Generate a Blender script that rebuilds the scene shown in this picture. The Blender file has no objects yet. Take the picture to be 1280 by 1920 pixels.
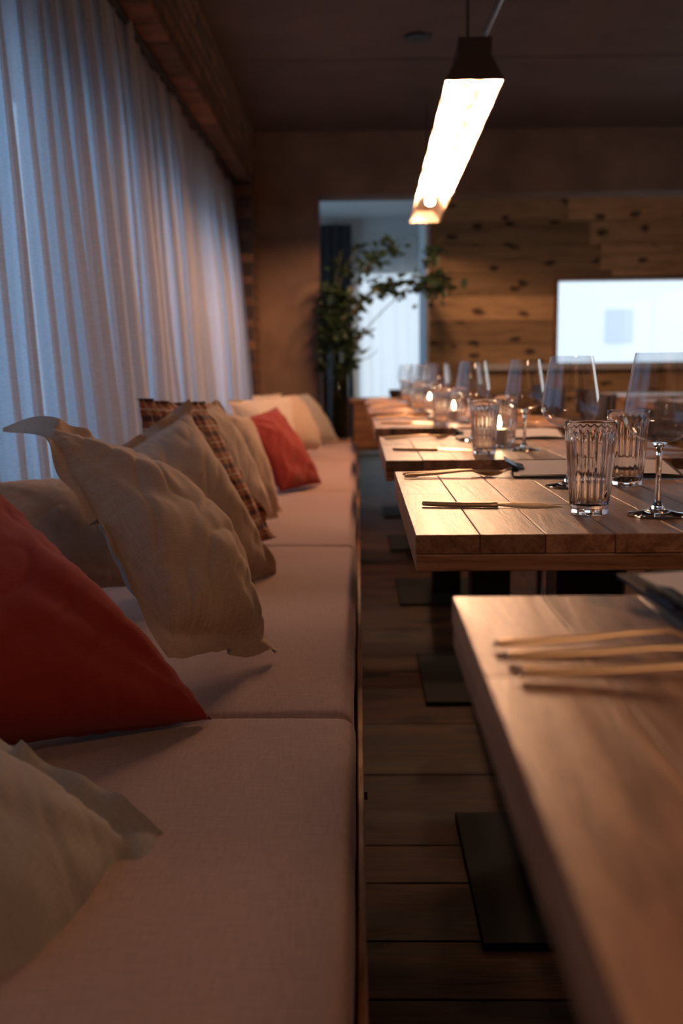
import bpy, bmesh, math, random
from mathutils import Vector, Matrix, noise
S = bpy.context.scene
C = S.collection
PI = math.pi

# ------------------------------------------------------------ camera, world, exposure
pitch, yaw, roll = 0.14343, 0.01952, math.radians(0.6)
cam_d = bpy.data.cameras.new('camera'); cam = bpy.data.objects.new('camera', cam_d); C.objects.link(cam)
f_ = Vector((-math.sin(yaw)*math.cos(pitch), math.cos(yaw)*math.cos(pitch), -math.sin(pitch)))
r_ = f_.cross(Vector((0, 0, 1))).normalized(); u_ = r_.cross(f_)
r2 = math.cos(roll)*r_ - math.sin(roll)*u_; u2 = math.sin(roll)*r_ + math.cos(roll)*u_
m = Matrix((r2, u2, -f_)).transposed().to_4x4(); m.translation = Vector((0, 0, 0.93))
cam.matrix_world = m
cam_d.sensor_fit = 'VERTICAL'; cam_d.sensor_height = 36; cam_d.lens = 36*1867/1920
cam_d.clip_start = 0.02; cam_d.clip_end = 200
cam_d.dof.use_dof = True; cam_d.dof.focus_distance = 1.45; cam_d.dof.aperture_fstop = 3.6
S.camera = cam
vs = S.view_settings
vs.view_transform = 'Standard'; vs.look = 'None'; vs.gamma = 1; vs.use_curve_mapping = False
vs.exposure = 0.0
cy = S.cycles
cy.max_bounces = 10; cy.transmission_bounces = 8; cy.transparent_max_bounces = 16
cy.diffuse_bounces = 4; cy.glossy_bounces = 4; cy.sample_clamp_indirect = 6
cy.caustics_reflective = False; cy.caustics_refractive = False

W = bpy.data.worlds.new('sky'); S.world = W; W.use_nodes = True
wn = W.node_tree; wn.nodes.clear()
def N(t, kind, **kw):
    n = t.nodes.new(kind)
    for k, v in kw.items():
        if k in n.inputs: n.inputs[k].default_value = v
        else: setattr(n, k, v)
    return n
tc = N(wn, 'ShaderNodeTexCoord'); sx = N(wn, 'ShaderNodeSeparateXYZ'); wn.links.new(tc.outputs['Generated'], sx.inputs[0])
mr = N(wn, 'ShaderNodeMapRange'); mr.inputs['From Min'].default_value = -0.6; mr.inputs['From Max'].default_value = 0.2
wn.links.new(sx.outputs['X'], mr.inputs['Value'])
mx = N(wn, 'ShaderNodeMix', data_type='RGBA'); wn.links.new(mr.outputs['Result'], mx.inputs['Factor'])
mx.inputs[6].default_value = (0.50, 1.08, 1.90, 1); mx.inputs[7].default_value = (2.0, 2.1, 2.15, 1)
bg = N(wn, 'ShaderNodeBackground', Strength=1.0); wn.links.new(mx.outputs[2], bg.inputs['Color'])
wo = N(wn, 'ShaderNodeOutputWorld'); wn.links.new(bg.outputs[0], wo.inputs[0])
BULB_STRENGTH = 1020.0
FLAME_STRENGTH = 110.0
def area(name, loc, size, power, col):      # unseen warm fill added at ceiling height, behind and beside the camera
    l = bpy.data.lights.new(name, 'AREA'); l.shape = 'DISK'; l.size = size; l.energy = power; l.color = col
    o = bpy.data.objects.new(name, l); C.objects.link(o); o.location = loc; return o
area('ceiling_fill', (.9, -1.1, 2.44), .7, 15, (1, .60, .38))
area('ceiling_fill', (2.6, 2.8, 2.44), .9, 20, (1, .60, .38))

# ------------------------------------------------------------ materials
def nt(name):
    mt = bpy.data.materials.new(name); mt.use_nodes = True
    return mt, mt.node_tree, mt.node_tree.nodes['Principled BSDF']
def plain(name, col, rough=0.5, metal=0.0, bump=0.0, bscale=60, var=0.0, **kw):
    mt, t, b = nt(name); L = t.links
    b.inputs['Base Color'].default_value = (*col, 1); b.inputs['Roughness'].default_value = rough; b.inputs['Metallic'].default_value = metal
    for k, v in kw.items(): b.inputs[k.replace('_', ' ')].default_value = v
    tc = N(t, 'ShaderNodeTexCoord'); nz = N(t, 'ShaderNodeTexNoise', Scale=bscale, Detail=6.0); L.new(tc.outputs['Object'], nz.inputs['Vector'])
    if var:
        n2 = N(t, 'ShaderNodeTexNoise', Scale=bscale*0.12, Detail=5.0); L.new(tc.outputs['Object'], n2.inputs['Vector'])
        r = N(t, 'ShaderNodeMapRange'); r.inputs['From Min'].default_value = .3; r.inputs['From Max'].default_value = .7
        r.inputs['To Min'].default_value = 1-var; r.inputs['To Max'].default_value = 1+var; L.new(n2.outputs['Fac'], r.inputs['Value'])
        v = N(t, 'ShaderNodeVectorMath', operation='SCALE'); v.inputs[0].default_value = col; L.new(r.outputs['Result'], v.inputs['Scale'])
        L.new(v.outputs[0], b.inputs['Base Color'])
    if bump:
        bp = N(t, 'ShaderNodeBump', Strength=bump, Distance=0.004); L.new(nz.outputs['Fac'], bp.inputs['Height']); L.new(bp.outputs[0], b.inputs['Normal'])
    return mt
def wood(name, dark, mid, light, grain='X', rough=0.45, knots=0.0, scale=1.0, bump=0.3, coat=0.0, kdark=0.25, plane='XY', spec=.35):
    """planks carry a colour attribute 'rnd': r = tone of the board, g,b = where in the tree it was cut"""
    mt, t, b = nt(name); L = t.links
    tc = N(t, 'ShaderNodeTexCoord'); at = N(t, 'ShaderNodeAttribute', attribute_name='rnd')
    off = N(t, 'ShaderNodeVectorMath', operation='SCALE'); off.inputs['Scale'].default_value = 23.0; L.new(at.outputs['Color'], off.inputs[0])
    ad = N(t, 'ShaderNodeVectorMath', operation='ADD'); L.new(tc.outputs['Object'], ad.inputs[0]); L.new(off.outputs[0], ad.inputs[1])
    mp = N(t, 'ShaderNodeMapping'); L.new(ad.outputs[0], mp.inputs['Vector'])
    sc = [9*scale]*3; sc['XYZ'.index(grain)] = 0.9*scale; mp.inputs['Scale'].default_value = sc
    n1 = N(t, 'ShaderNodeTexNoise', Scale=3.2, Detail=9.0, Roughness=0.66, Distortion=1.2); L.new(mp.outputs[0], n1.inputs['Vector'])
    n2 = N(t, 'ShaderNodeTexNoise', Scale=24.0, Detail=4.0, Roughness=0.7); L.new(mp.outputs[0], n2.inputs['Vector'])
    m1 = N(t, 'ShaderNodeMath', operation='MULTIPLY_ADD'); m1.inputs[1].default_value = 0.35; L.new(n2.outputs['Fac'], m1.inputs[0]); L.new(n1.outputs['Fac'], m1.inputs[2])
    cr = N(t, 'ShaderNodeValToRGB'); e = cr.color_ramp.elements
    b.inputs['Specular IOR Level'].default_value = spec; e[0].position = 0.54; e[0].color = (*dark, 1); e[1].position = 0.80; e[1].color = (*light, 1); k = e.new(0.66); k.color = (*mid, 1)
    L.new(m1.outputs[0], cr.inputs['Fac'])
    col = cr.outputs['Color']
    sr = N(t, 'ShaderNodeSeparateColor'); L.new(at.outputs['Color'], sr.inputs[0])
    tr = N(t, 'ShaderNodeMapRange'); tr.inputs['To Min'].default_value = 0.55; tr.inputs['To Max'].default_value = 1.35; L.new(sr.outputs['Red'], tr.inputs['Value'])
    v = N(t, 'ShaderNodeVectorMath', operation='SCALE'); L.new(col, v.inputs[0]); L.new(tr.outputs['Result'], v.inputs['Scale']); col = v.outputs[0]
    if knots:
        mk = N(t, 'ShaderNodeMapping'); L.new(ad.outputs[0], mk.inputs['Vector'])
        ks = [5.2]*3; ks['XYZ'.index(grain)] = 2.6; mk.inputs['Scale'].default_value = ks
        nd = N(t, 'ShaderNodeTexNoise', Scale=2.5, Detail=2.0); L.new(mk.outputs[0], nd.inputs['Vector'])
        ma = N(t, 'ShaderNodeVectorMath', operation='MULTIPLY_ADD'); ma.inputs[1].default_value = (.35, .35, .35); L.new(nd.outputs['Color'], ma.inputs[0]); L.new(mk.outputs[0], ma.inputs[2])
        vo = N(t, 'ShaderNodeTexVoronoi', voronoi_dimensions='2D'); vo.inputs['Scale'].default_value = 1.0
        if plane == 'XZ':
            sq = N(t, 'ShaderNodeSeparateXYZ'); L.new(ma.outputs[0], sq.inputs[0]); cq = N(t, 'ShaderNodeCombineXYZ'); L.new(sq.outputs['X'], cq.inputs[0]); L.new(sq.outputs['Z'], cq.inputs[1]); L.new(cq.outputs[0], vo.inputs['Vector'])
        else: L.new(ma.outputs[0], vo.inputs['Vector'])
        kr = N(t, 'ShaderNodeMapRange'); kr.inputs['From Min'].default_value = knots*0.55; kr.inputs['From Max'].default_value = knots
        kr.inputs['To Min'].default_value = kdark; kr.inputs['To Max'].default_value = 1.0; L.new(vo.outputs['Distance'], kr.inputs['Value'])
        v2 = N(t, 'ShaderNodeVectorMath', operation='SCALE'); L.new(col, v2.inputs[0]); L.new(kr.outputs['Result'], v2.inputs['Scale']); col = v2.outputs[0]
    L.new(col, b.inputs['Base Color'])
    rr = N(t, 'ShaderNodeMapRange'); rr.inputs['To Min'].default_value = rough*0.75; rr.inputs['To Max'].default_value = rough*1.3; L.new(n1.outputs['Fac'], rr.inputs['Value'])
    L.new(rr.outputs['Result'], b.inputs['Roughness'])
    bp = N(t, 'ShaderNodeBump', Strength=bump, Distance=0.002); L.new(m1.outputs[0], bp.inputs['Height']); L.new(bp.outputs[0], b.inputs['Normal'])
    if coat: b.inputs['Coat Weight'].default_value = coat; b.inputs['Coat Roughness'].default_value = 0.2
    return mt
def fabric(name, col, col2=None, weave=260, rough=0.95, plaid=False, bump=0.35, sheen=0.25):
    mt, t, b = nt(name); L = t.links
    uv = N(t, 'ShaderNodeTexCoord')
    mp = N(t, 'ShaderNodeMapping'); mp.inputs['Scale'].default_value = (weave, weave, weave); L.new(uv.outputs['UV'], mp.inputs['Vector'])
    n1 = N(t, 'ShaderNodeTexNoise', Scale=1.0, Detail=2.0); L.new(mp.outputs[0], n1.inputs['Vector'])
    ms = N(t, 'ShaderNodeMapping'); ms.inputs['Scale'].default_value = (weave*.9, weave*.07, 1); L.new(uv.outputs['UV'], ms.inputs['Vector'])
    n2 = N(t, 'ShaderNodeTexNoise', Scale=1.0, Detail=1.0); L.new(ms.outputs[0], n2.inputs['Vector'])
    ms2 = N(t, 'ShaderNodeMapping'); ms2.inputs['Scale'].default_value = (weave*.07, weave*.9, 1); L.new(uv.outputs['UV'], ms2.inputs['Vector'])
    n3 = N(t, 'ShaderNodeTexNoise', Scale=1.0, Detail=1.0); L.new(ms2.outputs[0], n3.inputs['Vector'])
    a1 = N(t, 'ShaderNodeMath', operation='ADD'); L.new(n2.outputs['Fac'], a1.inputs[0]); L.new(n3.outputs['Fac'], a1.inputs[1])
    a2 = N(t, 'ShaderNodeMath', operation='MULTIPLY_ADD'); a2.inputs[1].default_value = .5; L.new(n1.outputs['Fac'], a2.inputs[0]); L.new(a1.outputs[0], a2.inputs[2])
    r = N(t, 'ShaderNodeMapRange'); r.inputs['From Min'].default_value = .9; r.inputs['From Max'].default_value = 1.6
    r.inputs['To Min'].default_value = .87; r.inputs['To Max'].default_value = 1.1; L.new(a2.outputs[0], r.inputs['Value'])
    src = None
    if plaid:
        sp = N(t, 'ShaderNodeSeparateXYZ'); L.new(uv.outputs['UV'], sp.inputs[0])
        def bands(o, f, ph, lo):
            q = N(t, 'ShaderNodeMath', operation='MULTIPLY_ADD'); q.inputs[1].default_value = f; q.inputs[2].default_value = ph; L.new(o, q.inputs[0])
            q2 = N(t, 'ShaderNodeMath', operation='FRACT'); L.new(q.outputs[0], q2.inputs[0])
            q3 = N(t, 'ShaderNodeMath', operation='LESS_THAN'); q3.inputs[1].default_value = lo; L.new(q2.outputs[0], q3.inputs[0]); return q3.outputs[0]
        def mixc(fac, a, bcol):
            mm = N(t, 'ShaderNodeMix', data_type='RGBA'); L.new(fac, mm.inputs[0])
            if isinstance(a, tuple): mm.inputs[6].default_value = (*a, 1)
            else: L.new(a, mm.inputs[6])
            mm.inputs[7].default_value = (*bcol, 1); return mm.outputs[2]
        s = mixc(bands(sp.outputs['X'], 9, 0, .45), col, col2)
        s = mixc(bands(sp.outputs['Y'], 9, .2, .3), s, (0.10, 0.03, 0.02))
        s = mixc(bands(sp.outputs['X'], 9, .3, .06), s, (0.55, 0.42, 0.30))
        s = mixc(bands(sp.outputs['Y'], 9, .6, .07), s, (0.55, 0.42, 0.30))
        src = s
    v = N(t, 'ShaderNodeVectorMath', operation='SCALE'); L.new(r.outputs['Result'], v.inputs['Scale'])
    if src: L.new(src, v.inputs[0])
    else: v.inputs[0].default_value = col
    L.new(v.outputs[0], b.inputs['Base Color']); b.inputs['Roughness'].default_value = rough
    b.inputs['Sheen Weight'].default_value = sheen; b.inputs['Sheen Roughness'].default_value = 0.5
    bp = N(t, 'ShaderNodeBump', Strength=bump, Distance=0.0012); L.new(a2.outputs[0], bp.inputs['Height']); L.new(bp.outputs[0], b.inputs['Normal'])
    return mt
def emit(name, col, s):
    mt = bpy.data.materials.new(name); mt.use_nodes = True; t = mt.node_tree; t.nodes.clear()
    e = N(t, 'ShaderNodeEmission', Strength=s); e.inputs[0].default_value = (*col, 1); o = N(t, 'ShaderNodeOutputMaterial'); t.links.new(e.outputs[0], o.inputs[0]); return mt
def thin_glass(name, tint=(1, 1, 1), ior=1.5, rough=0.0):
    mt = bpy.data.materials.new(name); mt.use_nodes = True; t = mt.node_tree; t.nodes.clear(); L = t.links
    ge = N(t, 'ShaderNodeNewGeometry'); ir = N(t, 'ShaderNodeMapRange'); ir.inputs['To Min'].default_value = ior; ir.inputs['To Max'].default_value = 1/ior; L.new(ge.outputs['Backfacing'], ir.inputs['Value'])
    fr = N(t, 'ShaderNodeFresnel', IOR=ior); L.new(ir.outputs['Result'], fr.inputs['IOR']); tr = N(t, 'ShaderNodeBsdfTransparent'); tr.inputs[0].default_value = (*tint, 1)
    gl = N(t, 'ShaderNodeBsdfGlossy', Roughness=rough); mxs = N(t, 'ShaderNodeMixShader'); L.new(fr.outputs[0], mxs.inputs[0]); L.new(tr.outputs[0], mxs.inputs[1]); L.new(gl.outputs[0], mxs.inputs[2])
    o = N(t, 'ShaderNodeOutputMaterial'); L.new(mxs.outputs[0], o.inputs[0]); return mt
def glass(name, tint=(1, 1, 1), ior=1.48):
    mt = bpy.data.materials.new(name); mt.use_nodes = True; t = mt.node_tree; t.nodes.clear()
    g = N(t, 'ShaderNodeBsdfGlass', IOR=ior, Roughness=0.0); g.inputs[0].default_value = (*tint, 1); o = N(t, 'ShaderNodeOutputMaterial'); t.links.new(g.outputs[0], o.inputs[0]); return mt
def sheer(name, col, trans=0.15, share=0.5, z=None):
    mt = bpy.data.materials.new(name); mt.use_nodes = True; t = mt.node_tree; t.nodes.clear(); L = t.links
    tc = N(t, 'ShaderNodeTexCoord'); mp = N(t, 'ShaderNodeMapping'); mp.inputs['Scale'].default_value = (60, 60, 500); L.new(tc.outputs['Object'], mp.inputs['Vector'])
    nz = N(t, 'ShaderNodeTexNoise', Scale=1.0, Detail=3.0); L.new(mp.outputs[0], nz.inputs['Vector'])
    r = N(t, 'ShaderNodeMapRange'); r.inputs['To Min'].default_value = .7; r.inputs['To Max'].default_value = 1.3; L.new(nz.outputs['Fac'], r.inputs['Value'])
    v = N(t, 'ShaderNodeVectorMath', operation='SCALE'); v.inputs[0].default_value = col; L.new(r.outputs['Result'], v.inputs['Scale'])
    d = N(t, 'ShaderNodeBsdfDiffuse'); tl = N(t, 'ShaderNodeBsdfTranslucent'); L.new(v.outputs[0], d.inputs[0]); L.new(v.outputs[0], tl.inputs[0])
    m1 = N(t, 'ShaderNodeMixShader'); m1.inputs[0].default_value = share; L.new(d.outputs[0], m1.inputs[1]); L.new(tl.outputs[0], m1.inputs[2])
    tr = N(t, 'ShaderNodeBsdfTransparent'); m2 = N(t, 'ShaderNodeMixShader'); m2.inputs[0].default_value = trans; L.new(m1.outputs[0], m2.inputs[1]); L.new(tr.outputs[0], m2.inputs[2])
    o = N(t, 'ShaderNodeOutputMaterial'); L.new(m2.outputs[0], o.inputs[0]); return mt
def brick(name):
    mt, t, b = nt(name); L = t.links
    tc = N(t, 'ShaderNodeTexCoord'); sp = N(t, 'ShaderNodeSeparateXYZ'); L.new(tc.outputs['Object'], sp.inputs[0])
    cb = N(t, 'ShaderNodeCombineXYZ'); L.new(sp.outputs['Y'], cb.inputs[0]); L.new(sp.outputs['Z'], cb.inputs[1])
    br = N(t, 'ShaderNodeTexBrick', Scale=1.0); L.new(cb.outputs[0], br.inputs['Vector'])
    br.inputs['Brick Width'].default_value = .21; br.inputs['Row Height'].default_value = .07; br.inputs['Mortar Size'].default_value = .008; br.inputs['Mortar Smooth'].default_value = .4
    br.inputs['Color1'].default_value = (.24, .11, .055, 1); br.inputs['Color2'].default_value = (.10, .055, .035, 1); br.inputs['Mortar'].default_value = (.05, .035, .028, 1)
    nz = N(t, 'ShaderNodeTexNoise', Scale=14.0, Detail=6.0); L.new(tc.outputs['Object'], nz.inputs['Vector'])
    r = N(t, 'ShaderNodeMapRange'); r.inputs['To Min'].default_value = .3; r.inputs['To Max'].default_value = 1.7; L.new(nz.outputs['Fac'], r.inputs['Value'])
    v = N(t, 'ShaderNodeVectorMath', operation='SCALE'); L.new(br.outputs['Color'], v.inputs[0]); L.new(r.outputs['Result'], v.inputs['Scale']); L.new(v.outputs[0], b.inputs['Base Color'])
    b.inputs['Roughness'].default_value = .9
    ad = N(t, 'ShaderNodeMath', operation='SUBTRACT'); L.new(nz.outputs['Fac'], ad.inputs[0]); L.new(br.outputs['Fac'], ad.inputs[1])
    bp = N(t, 'ShaderNodeBump', Strength=1.0, Distance=0.02); L.new(ad.outputs[0], bp.inputs['Height']); L.new(bp.outputs[0], b.inputs['Normal'])
    return mt

M = dict(
    floor=wood('floor_wood', (.018, .008, .0045), (.052, .023, .011), (.095, .043, .02), 'X', .6, .2, .7, .4, kdark=.22, spec=.2),
    wall=wood('wall_wood', (.38, .225, .105), (.52, .315, .15), (.64, .39, .19), 'X', .6, .15, .55, .3, kdark=.2, plane='XZ'),
    table=wood('table_wood', (.22, .10, .052), (.36, .175, .092), (.50, .26, .135), 'Y', .37, .12, 1.2, .4, kdark=.3, spec=.42),
    edge=wood('edge_wood', (.11, .045, .022), (.22, .095, .045), (.34, .16, .08), 'X', .38, 0, 1.2, .25),
    lower=wood('lower_board_wood', (.17, .075, .035), (.30, .145, .07), (.42, .21, .11), 'X', .42, 0, 1.0, .2),
    bench=wood('bench_wood', (.14, .055, .022), (.30, .13, .05), (.42, .2, .08), 'Y', .4, 0, 1, .2),
    counter=wood('counter_wood', (.10, .045, .022), (.20, .09, .042), (.28, .13, .065), 'X', .4, 0, 1, .2),
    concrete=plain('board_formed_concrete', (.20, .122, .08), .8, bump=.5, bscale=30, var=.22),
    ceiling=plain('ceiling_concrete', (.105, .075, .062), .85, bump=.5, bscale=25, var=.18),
    white=plain('white_plaster', (.76, .69, .62), .8, bump=.1, bscale=30),
    brick=brick('rough_brick'),
    seat=fabric('seat_fabric', (.42, .26, .20), weave=420, bump=.5),
    linen=fabric('linen', (.47, .32, .225), weave=250),
    linen_pale=fabric('pale_linen', (.54, .43, .35), weave=230),
    linen_grey=fabric('grey_linen', (.34, .29, .24), weave=230),
    red=fabric('red_cotton', (.27, .020, .012), weave=330, bump=.2, sheen=.1),
    plaid=fabric('plaid_wool', (.42, .15, .055), (.26, .075, .035), weave=180, plaid=True),
    black=plain('black_metal', (.012, .012, .012), .45, .4, bump=.1),
    plate=plain('black_plate', (.012, .014, .013), .7, .0, bump=.1, Specular_IOR_Level=.15),
    lamp=plain('lamp_metal', (.075, .05, .038), .5, .5, bump=.1),
    reflector=plain('reflector', (.40, .31, .24), .3, .5),
    steel=plain('steel', (.55, .57, .6), .25, 1.0),
    gold=plain('brushed_gold', (.98, .68, .38), .33, .45, bump=.05, bscale=300),
    goldm=plain('satin_gold', (.95, .62, .32), .36, .5, bump=.05, bscale=300),
    wine=thin_glass('thin_glass', (.985, .985, .985), 1.9), glass=glass('pressed_glass', (1, .99, .985), 1.38),
    stem=glass('stem_glass'), pane=thin_glass('window_pane', (.97, .98, .98), 1.45),
    wax=plain('wax', (.95, .88, .76), .5),
    flame=emit('flame', (1, .72, .40), FLAME_STRENGTH), bulb=emit('bulb_glow', (1, .54, .30), BULB_STRENGTH),
    paper=plain('paper', (.90, .80, .77), .75), board=plain('board', (.03, .022, .02), .5), clipm=plain('clip_steel', (.10, .16, .22), .25, 1.0),
    curtain=sheer('curtain_sheer', (.60, .58, .58), .16, .5), blind=sheer('white_sheer', (.97, .93, .88), .50, .7),
    drape=fabric('dark_drape', (.03, .02, .017), weave=100),
    leaf=plain('leaf', (.018, .038, .014), .5, var=.4, bscale=40), stalk=plain('stalk', (.055, .06, .025), .6, bump=.3),
    vase=thin_glass('vase_glass', (.62, .72, .66), 1.5), water=thin_glass('vase_water', (.25, .32, .16), 1.33),
    pane_soft=thin_glass('soft_pane', (.97, .98, .98), 1.3, .35),
    frame=plain('window_frame', (.05, .035, .028), .5), frame_pale=plain('pale_frame', (.5, .47, .44), .6),
    cord=plain('paper_cord', (.55, .56, .56), .5, bump=.2, bscale=200), chair=plain('chair_wood', (.035, .022, .016), .38, bump=.1),
    facade=plain('facade_render', (.85, .85, .84), .8, bump=.1, bscale=10), facade_win=plain('facade_glass', (.58, .62, .66), .3), street=plain('street', (.5, .5, .5), .9),
)

# ------------------------------------------------------------ mesh helpers
class MB:
    def __init__(s): s.v = []; s.f = []; s.c = []; s.uv = {}; s.rnd = (.5, .5, .5)
    def add(s, vs, fs):
        o = len(s.v); s.v += [tuple(v) for v in vs]
        for f in fs: s.f.append([o+i for i in f]); s.c.append(s.rnd)
        return s
    def box(s, x0, x1, y0, y1, z0, z1):
        return s.add([(x0,y0,z0),(x1,y0,z0),(x1,y1,z0),(x0,y1,z0),(x0,y0,z1),(x1,y0,z1),(x1,y1,z1),(x0,y1,z1)],
                     [(3,2,1,0),(4,5,6,7),(0,1,5,4),(1,2,6,5),(2,3,7,6),(3,0,4,7)])
    def lathe(s, prof, n=32, flute=None, c=(0, 0)):
        """prof: (r,z) list, closed at r=0"""
        vs, fs = [], []
        rings = []
        for (r, z) in prof:
            if r <= 1e-6: rings.append([len(vs)]); vs.append((c[0], c[1], z))
            else:
                k = len(vs); rings.append(list(range(k, k+n)))
                for i in range(n):
                    a = 2*PI*i/n; rr = r*(flute(a, z, r) if flute else 1)
                    vs.append((c[0]+rr*math.cos(a), c[1]+rr*math.sin(a), z))
        for a, b in zip(rings, rings[1:]):
            for i in range(n):
                j = (i+1) % n
                if len(a) == 1 and len(b) == 1: continue
                if len(a) == 1: fs.append((a[0], b[j], b[i]))
                elif len(b) == 1: fs.append((a[i], a[j], b[0]))
                else: fs.append((a[i], a[j], b[j], b[i]))
        return s.add(vs, fs)
    def tube(s, pts, rad, n=8, flat=1.0):
        pts = [Vector(p) for p in pts]; rs = rad if isinstance(rad, (list, tuple)) else [rad]*len(pts)
        vs, fs = [], []
        up = Vector((0, 0, 1))
        for i, p in enumerate(pts):
            d = (pts[min(i+1, len(pts)-1)] - pts[max(i-1, 0)]).normalized()
            a = d.cross(up)
            if a.length < 1e-3: a = d.cross(Vector((0, 1, 0)))
            a.normalize(); b = a.cross(d).normalized()
            for k in range(n):
                t = 2*PI*k/n; vs.append(p + a*math.cos(t)*rs[i] + b*math.sin(t)*rs[i]*flat)
        for i in range(len(pts)-1):
            for k in range(n):
                k2 = (k+1) % n; fs.append((i*n+k, i*n+k2, (i+1)*n+k2, (i+1)*n+k))
        fs.append(tuple(range(n))[::-1]); fs.append(tuple((len(pts)-1)*n+k for k in range(n)))
        return s.add(vs, fs)
    def prism(s, poly, axis_pts):
        """poly: list of (a,b) swept from axis_pts[0] to axis_pts[1]; a along X, b along Z"""
        n = len(poly); vs = []
        for (x, y, z) in axis_pts: vs += [(x+a, y, z+b) for a, b in poly]
        fs = [(i, (i+1) % n, n+(i+1) % n, n+i) for i in range(n)]
        fs += [tuple(range(n))[::-1], tuple(range(n, 2*n))]
        return s.add(vs, fs)
    def build(s, name, mat, parent=None, smooth=False, bevel=0, seg=2, fix=True):
        me = bpy.data.meshes.new(name); me.from_pydata(s.v, [], s.f); 
        ca = me.color_attributes.new('rnd', 'FLOAT_COLOR', 'CORNER'); k = 0
        for p, c in zip(me.polygons, s.c):
            for li in p.loop_indices: ca.data[li].color = (*c, 1)
        if fix:
            bm = bmesh.new(); bm.from_mesh(me); bmesh.ops.recalc_face_normals(bm, faces=bm.faces); bm.to_mesh(me); bm.free()
        if smooth: me.polygons.foreach_set('use_smooth', [True]*len(me.polygons))
        me.materials.append(M[mat] if isinstance(mat, str) else mat)
        o = bpy.data.objects.new(name, me); C.objects.link(o)
        if parent: o.parent = parent
        if bevel:
            b = o.modifiers.new('bevel', 'BEVEL'); b.width = bevel; b.segments = seg; b.limit_method = 'ANGLE'; b.angle_limit = math.radians(40)
        if smooth or bevel:
            try:
                me.set_sharp_from_angle(angle=math.radians(38)) if smooth else None
            except Exception: pass
        return o
def tag(o, label=None, cat=None, group=None, kind=None):
    if label: o['label'] = label
    if cat: o['category'] = cat
    if group: o['group'] = group
    if kind: o['kind'] = kind
    return o
def empty(name, loc=(0, 0, 0), rz=0):
    o = bpy.data.objects.new(name, None); C.objects.link(o); o.location = loc; o.rotation_euler.z = rz; o.empty_display_size = .05; return o
def structure(o, label=None): return tag(o, label, kind='structure')
def copy_tree(o, parent=None):
    c = o.copy(); C.objects.link(c)
    if parent: c.parent = parent
    for ch in [k for k in C.objects if k.parent == o]: copy_tree(ch, c)
    return c
_protos = {}
def place(kind, maker, loc, rz=0, label=None, group=None):
    if kind not in _protos: o = _protos[kind] = maker()
    else: o = copy_tree(_protos[kind])
    o.location = loc; o.rotation_euler.z = rz
    if kind == 'clipboard': o.rotation_euler.x = .10
    if kind == 'knife': o.rotation_euler.x = -1.3; o.location.z += .0022
    o['label'] = label
    if group: o['group'] = group
    return o
def rnd3(r): return (r.random(), r.random(), r.random())

# ------------------------------------------------------------ structure
CEIL = 2.50; XL = -0.69; YB = 6.95
R = random.Random(5)
b = MB(); y = -1.6
fixed = [1.363, 1.515, 1.701, 1.846, 2.189, 2.523]
ys = []
yy = 1.363
while yy > -1.7: yy -= R.choice([.15, .17, .2]); ys.append(yy)
ys = sorted(ys) + fixed; yy = 2.523
while yy < 12: yy += R.choice([.15, .18, .22, .3]); ys.append(yy)
for a, c in zip(ys, ys[1:]):
    x = -1.3 + R.random()*.4 - 2
    while x < 3.6:
        x2 = x + R.uniform(1.4, 3.0)
        b.rnd = rnd3(R); xe = 3.6 if a < 8.2 else 1.0
        if max(x, -1.3) < min(x2, xe) - .01: b.box(max(x, -1.3), min(x2, xe), a+.0018, c-.0018, -.03, 0)
        x = x2 + .002
b.rnd = (.0, .5, .5); b.box(-1.3, 3.6, -1.7, 8.46, -.08, -.03); b.box(-1.3, 1.0, 8.46, 12, -.08, -.03)
structure(b.build('floor', 'floor', bevel=.0015, seg=1), 'dark stained wide plank floor with knots')
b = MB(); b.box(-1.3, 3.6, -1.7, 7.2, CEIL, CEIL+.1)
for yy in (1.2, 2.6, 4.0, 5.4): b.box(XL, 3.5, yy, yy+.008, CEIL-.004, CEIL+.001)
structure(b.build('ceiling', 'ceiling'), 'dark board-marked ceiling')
b = MB(); b.box(-1.3, 3.6, 7.2, 8.46, CEIL, CEIL+.1); b.box(-1.3, 1.05, 8.46, 12, CEIL, CEIL+.1); structure(b.build('ceiling', 'white'), 'pale ceiling of the area behind the opening')
# left wall: brick with long window recess
b = MB(); b.box(-1.1, XL, -1.6, 6.62, 2.13, CEIL); b.box(-1.1, XL, 6.62, YB, 0, CEIL); b.box(-1.1, XL-.08, -1.6, 6.62, 0, .47); b.box(-1.1, XL-.2, -1.6, .55, .47, 2.13)  # recess walled up at its unseen near end, added to dim the near bench
structure(b.build('wall_left', 'brick'), 'rough brick wall around the curtained window')
WF = MB()
for yy in (.56, 1.5, 2.72, 3.95, 5.15, 6.5): WF.box(-1.03, -.94, yy, yy+.09, .47, 2.13)
WF.box(-1.02, -.96, .55, 6.62, .47, .54); WF.box(-1.02, -.96, .55, 6.62, 1.72, 2.13)
w = structure(WF.build('window_1', 'frame'), 'window behind the long sheer curtain')
g = MB(); g.box(-.995, -.985, .6, 6.55, .54, 1.72); g.build('pane', 'pane', w)
# back wall with wide opening: pier on the left, lintel above
b = MB(); b.box(XL-.4, -.27, YB, 7.2, 0, CEIL); b.box(-.27, 3.5, YB, 7.2, 2.085, CEIL)
structure(b.build('wall_back', 'concrete', bevel=.004), 'brown board-formed pier and lintel around the wide opening')
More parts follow.
